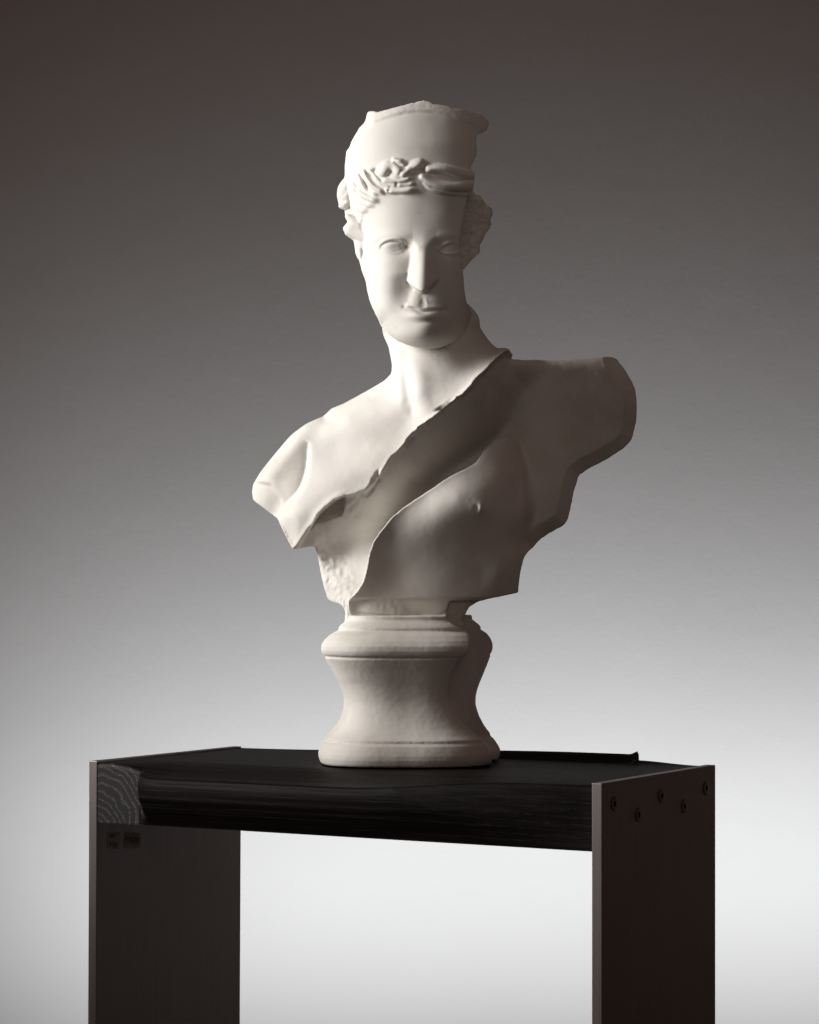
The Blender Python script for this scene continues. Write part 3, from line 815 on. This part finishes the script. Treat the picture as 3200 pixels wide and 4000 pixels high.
# ---------------------------------------------------------------- the socle
def build_socle(step=4.5):
    P = Plan(1190, 2020, 2325, 3020, step)
    w = np.arange(-520, 330, step, dtype=np.float32)
    c = Clay(P, -560, 330)
    W = c.w[None, None, :]
    k = 1 - W / F
    ur = CU + (P.U[:, :, None] - CU) * k
    vr = CV + (P.V[:, :, None] - CV) * k
    bottom = CV - TOPZ / S
    # radius against height, read from the left silhouette
    pv = np.array([(300, 408), (318, 428), (335, 450), (350, 465), (360, 470), (370, 466), (376, 472), (388, 495), (405, 524), (440, 562), (475, 584), (510, 586), (532, 578), (542, 571), (549, 557), (556, 553), (562, 560), (575, 553),
                   (650, 510), (750, 458), (820, 436), (870, 430), (920, 436), (985, 455), (1040, 485), (1085, 525), (1112, 556), (1122, 562), (1129, 557), (1135, 562), (1150, 580), (1180, 592), (1215, 602), (1245, 602), (1275, 592), (1300, 575)], float)
    fx = np.arange(295, 1305, 1.5)
    fr = np.interp(fx, pv[:, 0], pv[:, 1])
    ker = np.hanning(81); ker /= ker.sum()
    soft = np.convolve(np.pad(fr, 40, mode='edge'), ker, 'valid')
    mid = sstep(590, 680, fx) * (1 - sstep(1010, 1090, fx))
    fr = fr * (1 - mid) + soft * mid
    hv = 2250 + fx / 1.725
    rr = fr / 1.725
    # heights above come from the silhouette plane; put the foot on the seat
    hv = 2286 + (hv - 2286) * (bottom - 2286) / (2250 + 1292 / 1.725 - 2286) * 1.0

    def lathe(cu, cw, sq, grow=1.0, flat=1.0):
        R = np.interp(vr, hv, rr).astype(np.float32) * grow
        x = np.abs(ur - cu); y = np.abs(W - cw) * flat
        r = (x ** sq + y ** sq) ** (1 / sq)
        f = (r - R) * 0.75
        f = smax(f, vr - bottom, 4)
        return smax(f, (2404 - vr), 6)
    n = P.noise(80, 3, 2)[:, :, None] * 0.7 + P.noise(12, 4, 2)[:, :, None] * 0.2
    A = lathe(1592, -80, 3.0) + n
    # the near part stops at a cut on the right that follows the profile
    cut = bz((1100, 100), (1115, 160), (1115, 300), (1255, 380), (1268, 420), (1265, 500), (1240, 530), (1185, 562), (1140, 660), (1122, 760), (1128, 830), (1160, 920), (1210, 990), (1300, 1065), (1385, 1130), (1415, 1200), (1412, 1330), (100, 1330), (100, 100))
    cd = P.poly(cut)[:, :, None]
    A = smax(A, np.broadcast_to(cd, A.shape), 5)
    B = lathe(1608, -190, 2.0, 1.02, 0.95) + n * 1.6
    B = smax(B, (ur - 1832 - 70 * sstep(2880, 2955, vr)) * 0.90 + (W + 85) * 0.44 + n * 1.5, 8)
    c.f[...] = smin(A, B, 4)
    # neck block between figure and mouldings
    blk = bz((440, 60), (455, 168), (438, 195), (436, 262), (442, 318), (460, 345), (1080, 345), (1110, 300), (1122, 200), (1115, 120), (1100, 60))
    b1 = P.poly(blk) + P.noise(14, 8, 2) * 2
    c.add(b1, 34 - 0.10 * np.abs(P.U - 1480) * 0.4 + 0 * P.U + P.noise(60, 19, 2) * 2, -260 + 0 * P.U, 6, 5)
    blk2 = bz((430, 60), (405, 180), (428, 230), (425, 320), (440, 350), (1200, 350), (1235, 330), (1215, 300), (1225, 270), (1250, 240), (1260, 200), (1300, 170), (1200, 60))
    c.add(P.poly(blk2) + P.noise(14, 18, 2) * 3, 5 - 0.20 * np.maximum(P.U - 1720, 0) + P.noise(30, 29, 2) * 5, -300 + 0 * P.U, 8, 5)
    return c.skin(2)


# ---------------------------------------------------------------- generic mesh helpers
def tag(o, label=None, cat=None, group=None, kind=None):
    if label: o['label'] = label
    if cat: o['category'] = cat
    if group: o['group'] = group
    if kind: o['kind'] = kind
    return o


def empty(name, loc, rotz=0.0):
    o = bpy.data.objects.new(name, None); COL.objects.link(o)
    o.location = loc; o.rotation_euler = (0, 0, rotz)
    o.empty_display_size = 0.1
    return o


def link_bm(name, bm, mats, parent=None, smooth=False):
    me = bpy.data.meshes.new(name); bm.normal_update(); bm.to_mesh(me); bm.free()
    for m in (mats if isinstance(mats, (list, tuple)) else [mats]):
        me.materials.append(m)
    if smooth:
        me.polygons.foreach_set('use_smooth', [True] * len(me.polygons))
    o = bpy.data.objects.new(name, me); COL.objects.link(o)
    if parent: o.parent = parent
    return o


def keep_place(o, parent):
    """parent without moving: vertices are already in world space"""
    o.parent = parent
    o.matrix_parent_inverse = Matrix.Identity(4)
    me = o.data
    me.transform(parent.matrix_world.inverted())


bust = empty('plaster_bust', (0.0, 0.03, TOPZ))
bpy.context.view_layer.update()
fig = sculpt('figure', M_PLASTER, [build_head(), build_torso()]); keep_place(fig, bust)
soc = sculpt('socle', M_PLASTER, [build_socle()]); keep_place(soc, bust)
tag(bust, 'white plaster bust of a woman with cut away chest and broken crown on round socle', 'sculpture')

# ---------------------------------------------------------------- the stool

CX, CY, ROT = -0.01142, 0.00238, math.radians(-29.77)
HW, HD, TH = 0.302, 0.1383, 0.0106
stool = empty('stool', (CX, CY, FLOORZ), ROT)
bpy.context.view_layer.update()
tag(stool, 'low black oak stool on two brushed steel side plates carrying the bust', 'stool')
ZT = TOPZ - FLOORZ          # seat level in the stool's own frame
THK = 0.0635


def build_seat():
    bm = bmesh.new()
    xs = np.unique(np.concatenate([np.linspace(-0.2912, 0.2912, 90), np.linspace(-0.245, -0.215, 40), np.linspace(0.195, 0.225, 24), np.linspace(0.07, 0.215, 60)]))
    rng = np.random.RandomState(3)
    rings = []
    zf = np.linspace(0, 1, 26)
    cov = np.interp(zf, [0, 0.06, 0.2, 0.4, 0.65, 0.85, 1.0], [0.92, 1.0, 1.0, 0.93, 0.58, 0.22, 0.0])
    yt = np.concatenate([np.linspace(0, 1, 34) ** 1.0])
    for x in xs:
        mL = sstep(-0.236, -0.222, x)
        dL = sstep(-0.275, -0.20, x)
        mR = min(1.0, max(0.0, (0.285 - x) / (0.285 - 0.085)))
        dip = 0.0108 * dL * (1 - sstep(0.02, 0.215, x)) + 0.0012 * sstep(-0.29, -0.2, x)
        lip = 0.0090 * sstep(-0.30, 0.15, x) * (1 - sstep(0.2075, 0.2135, x)) + 0.0035 * sstep(0.20, 0.21, x) * (1 - sstep(0.21, 0.29, x))
        over = 0.022 * mL
        pts = []
        edge_y = -HD + 0.0006 - over * cov[0] * mR
        ztop = -0.0016
        # front profile, bottom to top
        for z, c in zip(zf[::-1], cov[::-1]):
            mr = min(1.0, max(0.0, (0.285 - x) / (0.285 - (0.085 + 0.115 * z))))
            zz = (ztop - dip - 0.0035) * (1 - z) + (ztop - THK) * z
            pts.append((-HD + 0.0006 - over * c * mr, zz))
        # soft nosing
        pts.append((edge_y + 0.0008, ztop - dip - 0.0016)); pts.append((edge_y + 0.0028, ztop - dip - 0.0003))
        y0 = edge_y + 0.006; y1 = HD - 0.0006 + 0.010 * (lip / 0.0105)
        for t in yt:
            y = y0 + (y1 - y0) * t
            d = dip * (1 - sstep(-0.155, -0.078, y)); l = lip * sstep(0.126, HD + 0.006, y)
            pts.append((y, ztop - d + l))
        pts.append((y1 + 0.002, ztop + lip - 0.002))
        for t in np.linspace(0.1, 1, 8):
            pts.append((y1 + 0.002 - 0.012 * (lip / 0.0105) * t, (ztop + lip - 0.002) * (1 - t) + (ztop - THK) * t))
        for t in np.linspace(0.1, 0.95, 10):
            y = HD + (-HD - HD) * t
            pts.append((y, ztop - THK))
        rings.append([bm.verts.new((x, y, ZT + z)) for y, z in pts])
    n = len(rings[0])
    for a, b in zip(rings[:-1], rings[1:]):
        for i in range(n):
            j = (i + 1) % n
            bm.faces.new((a[i], a[j], b[j], b[i]))
    bm.faces.new(rings[0]); bm.faces.new(rings[-1][::-1])
    bmesh.ops.recalc_face_normals(bm, faces=bm.faces)
    for f in bm.faces:
        c = f.calc_center_median()
        z = (ZT - c.z) / THK
        if c.y < -HD + 0.004 and f.normal.y < -0.3 and c.x < -0.2365:
            f.material_index = 1
    o = link_bm('seat', bm, [M_OAK, M_END], stool, smooth=True)
    o.data.set_sharp_from_angle(angle=math.radians(32))
    return o


seat = build_seat()
seat['label'] = 'black stained oak seat with pale limed end grain at the front corner'


def panel(x0, x1, lean=0.0):
    bm = bmesh.new()
    bmesh.ops.create_cube(bm, size=1)
    for v in bm.verts:
        v.co = Vector((x0 if v.co.x < 0 else x1, v.co.y * 2 * HD, ZT if v.co.z > 0 else 0))
    bmesh.ops.bevel(bm, geom=list(bm.edges), offset=0.0007, segments=2, affect='EDGES', profile=0.5)
    for v in bm.verts:
        v.co.x += lean * (v.co.z - ZT)
    return link_bm('side_panel', bm, M_STEEL, stool)


LEAN = 0.0055
pl = panel(-HW, -HW + TH, LEAN)
pr = panel(HW - TH, HW)
pl['label'] = 'brushed steel side plate with two handwritten stickers on its inner face'
pr['label'] = 'brushed steel side plate with five countersunk screws'


def screw(y, z, r=0.0072):
    bm = bmesh.new()
    X = HW
    N = 32

    def ring(rad, x, n=N, hexa=False):
        out = []
        for i in range(n):
            a = 2 * math.pi * i / n
            rr = rad
            if hexa:
                b = (a % (math.pi / 3)) - math.pi / 6
                rr = rad / math.cos(b)
            out.append(bm.verts.new((X + x, y + rr * math.cos(a), ZT + z + rr * math.sin(a))))
        return out

    def bridge(a, b, mi=0):
        for i in range(len(a)):
            j = (i + 1) % len(a)
            f = bm.faces.new((a[i], a[j], b[j], b[i])); f.material_index = mi
    r0 = ring(r * 1.0, 0.00006); r1 = ring(r * 0.955, 0.00030); r2 = ring(r * 0.9, 0.00075); r3 = ring(r * 0.62, 0.00090); r4 = ring(r * 0.38, 0.00084, hexa=True); r5 = ring(r * 0.36, 0.00022, hexa=True)
    bridge(r0, r1, 1); bridge(r1, r2, 0); bridge(r2, r3); bridge(r3, r4); bridge(r4, r5, 1)
    f = bm.faces.new(r5); f.material_index = 1
    bmesh.ops.recalc_face_normals(bm, faces=bm.faces)
    for f in bm.faces:
        if f.normal.x < -0.5: f.normal_flip()
    o = link_bm('screw', bm, [M_SCREW, M_SOCKET], pr, smooth=False)
    return o


for y, z in ((-0.1114, -0.0214), (-0.0558, -0.0363), (-0.0006, -0.0220), (0.0560, -0.0368), (0.1123, -0.0224)):
    screw(y, z)


# stickers: paper with pen strokes, laid out on a little sheet (1085 x 575 pen units)
def sy(X, Y): return -0.1180 + (X - 205) * 5.38e-5
def sz(X, Y): return -0.0767 - (Y - 245) * 3.18e-5 - (X - 205) * 4.6e-6


def sticker(outline, strokes, label):
    bm = bmesh.new()

    def P(X, Y, lift):
        z = sz(X, Y)
        return (-HW + TH + LEAN * z + lift, sy(X, Y), ZT + z)
    top = [bm.verts.new(P(x, y, 0.00035)) for x, y in outline]
    bot = [bm.verts.new(P(x, y, 0.00002)) for x, y in outline]
    bm.faces.new(top)
    for i in range(len(top)):
        j = (i + 1) % len(top)
        bm.faces.new((top[i], bot[i], bot[j], top[j]))
    bmesh.ops.recalc_face_normals(bm, faces=bm.faces)
    wd = 12.0
    for k, st in enumerate(strokes):
        lift = 0.00042 + 0.00003 * k
        q = [Vector(p) for p in st]
        L, R = [], []
        for i, p in enumerate(q):
            t = ((q[min(i + 1, len(q) - 1)] - p).normalized() if i < len(q) - 1 else Vector((0, 0))) + ((p - q[i - 1]).normalized() if i else Vector((0, 0)))
            t = t.normalized() if t.length > 1e-6 else Vector((1, 0))
            nrm = Vector((-t.y, t.x)) * wd * (0.75 + 0.35 * ((i * 7 + k * 3) % 5) / 4)
            L.append(bm.verts.new(P(*(p + nrm), lift))); R.append(bm.verts.new(P(*(p - nrm), lift)))
        for i in range(len(q) - 1):
            f = bm.faces.new((L[i], L[i + 1], R[i + 1], R[i])); f.material_index = 1
            f.normal_update()
            if f.normal.x < 0: f.normal_flip()
    o = link_bm('sticker', bm, [M_PAPER, M_INK], pl)
    o['label'] = label


sticker([(212, 250), (560, 262), (600, 275), (614, 320), (600, 560), (580, 800), (548, 832), (380, 828), (196, 812), (204, 600)],
        [[(268, 315), (272, 385), (272, 455)], [(262, 312), (300, 335), (322, 380), (308, 430), (272, 460)], [(338, 318), (342, 390), (350, 462)], [(348, 460), (378, 380), (408, 296)],
         [(214, 600), (240, 580), (276, 590), (278, 640), (256, 752)], [(238, 692), (308, 660)],
         [(378, 606), (352, 660), (344, 730), (356, 782), (380, 786), (402, 730), (406, 660), (380, 604)],
         [(478, 650), (446, 634), (428, 666), (440, 698), (472, 686)], [(480, 640), (488, 710), (476, 780), (440, 816)]],
        'small square sticker handwritten DV over 709')
sticker([(752, 290), (785, 248), (1000, 270), (1200, 300), (1262, 345), (1285, 420), (1280, 660), (1235, 780), (1150, 815), (980, 832), (760, 815), (730, 780), (736, 560)],
        [[(758, 545), (795, 470), (832, 402)], [(832, 402), (816, 520), (798, 628)], [(868, 410), (858, 470), (872, 508), (915, 488)], [(930, 424), (912, 520), (894, 618)],
         [(958, 424), (946, 480), (958, 512), (990, 500)], [(1004, 436), (985, 530), (966, 616)],
         [(1066, 446), (1030, 520), (1008, 600), (1024, 652), (1060, 640), (1098, 560), (1108, 480), (1070, 442)],
         [(1224, 436), (1170, 455), (1146, 520), (1150, 590), (1190, 632), (1258, 596)], [(1156, 545), (1210, 515), (1276, 492)]],
        'wide sticker handwritten 1440E')

# ---------------------------------------------------------------- room behind
WALLY = 1.60
bm = bmesh.new()
bmesh.ops.create_cube(bm, size=1)
for v in bm.verts:
    v.co = Vector((v.co.x * 11.0, WALLY if v.co.y < 0 else WALLY + 0.12, FLOORZ - 0.05 if v.co.z < 0 else 2.6))
wall = tag(link_bm('wall', bm, M_WALL), 'plain pale plastered wall behind the stool, dark above and bright below', 'wall', kind='structure')
bm = bmesh.new()
bmesh.ops.create_cube(bm, size=1)
for v in bm.verts:
    v.co = Vector((v.co.x * 11.0, WALLY - 0.003 if v.co.y > 0 else -3.2, FLOORZ - 0.08 if v.co.z < 0 else FLOORZ - 0.0005))
floor = tag(link_bm('floor', bm, M_FLOOR), 'dark studio floor under the stool', 'floor', kind='structure')


# ---------------------------------------------------------------- light
def area(name, loc, target, sx, sy_, watts, col, spread=180):
    l = bpy.data.lights.new(name, 'AREA'); l.shape = 'RECTANGLE'
    l.size = sx; l.size_y = sy_; l.energy = watts; l.color = col; l.spread = math.radians(spread)
    o = bpy.data.objects.new(name, l); COL.objects.link(o)
    o.location = loc
    o.rotation_euler = (Vector(target) - Vector(loc)).to_track_quat('-Z', 'Y').to_euler()
    return o


area('key_softbox', (-1.40, -0.20, 0.66), (0.0, -0.04, 0.25), 0.85, 1.0, 5.2, (1.0, 0.975, 0.945), 49)
area('added_front_fill', (0.25, -2.2, 0.85), (0.02, 0.0, 0.33), 1.0, 0.9, 0.15, (0.97, 0.95, 0.93), 34)  # added dim area lamp, no real reflector; lifts the shadow side
area('added_high_fill', (0.95, -0.55, 1.45), (0.1, 0.0, 0.15), 0.5, 0.5, 0.035, (1.0, 0.93, 0.87), 70)  # faint lamp added high on the right to lighten the shoulder bevels
area('wall_light', (0.27, WALLY - 0.70, -0.70), (0.27, WALLY, -0.70 + 0.70 * math.tan(math.radians(25))), 2.0, 0.14, 7.9, (0.912, 0.956, 1.0), 109)

w = bpy.data.worlds.new('World'); scene.world = w; w.use_nodes = True
bg = w.node_tree.nodes['Background']
bg.inputs[0].default_value = (1.0, 0.50, 0.34, 1); bg.inputs[1].default_value = 0.047

# ---------------------------------------------------------------- camera
cam = bpy.data.cameras.new('camera'); co = bpy.data.objects.new('camera', cam); COL.objects.link(co)
co.location = (0, -D, 0); co.rotation_euler = (math.pi / 2, 0, 0)
cam.sensor_fit = 'HORIZONTAL'; cam.sensor_width = 36.0; cam.lens = F / 3200 * 36.0
cam.shift_y = (CV - 2000) / 3200
cam.clip_start = 0.05; cam.clip_end = 60
scene.camera = co

scene.view_settings.view_transform = 'Standard'
scene.view_settings.look = 'None'
scene.view_settings.exposure = 0.0
scene.view_settings.gamma = 1.0
scene.view_settings.use_curve_mapping = False
scene.cycles.max_bounces = 8
scene.cycles.diffuse_bounces = 5
scene.cycles.use_denoising = True
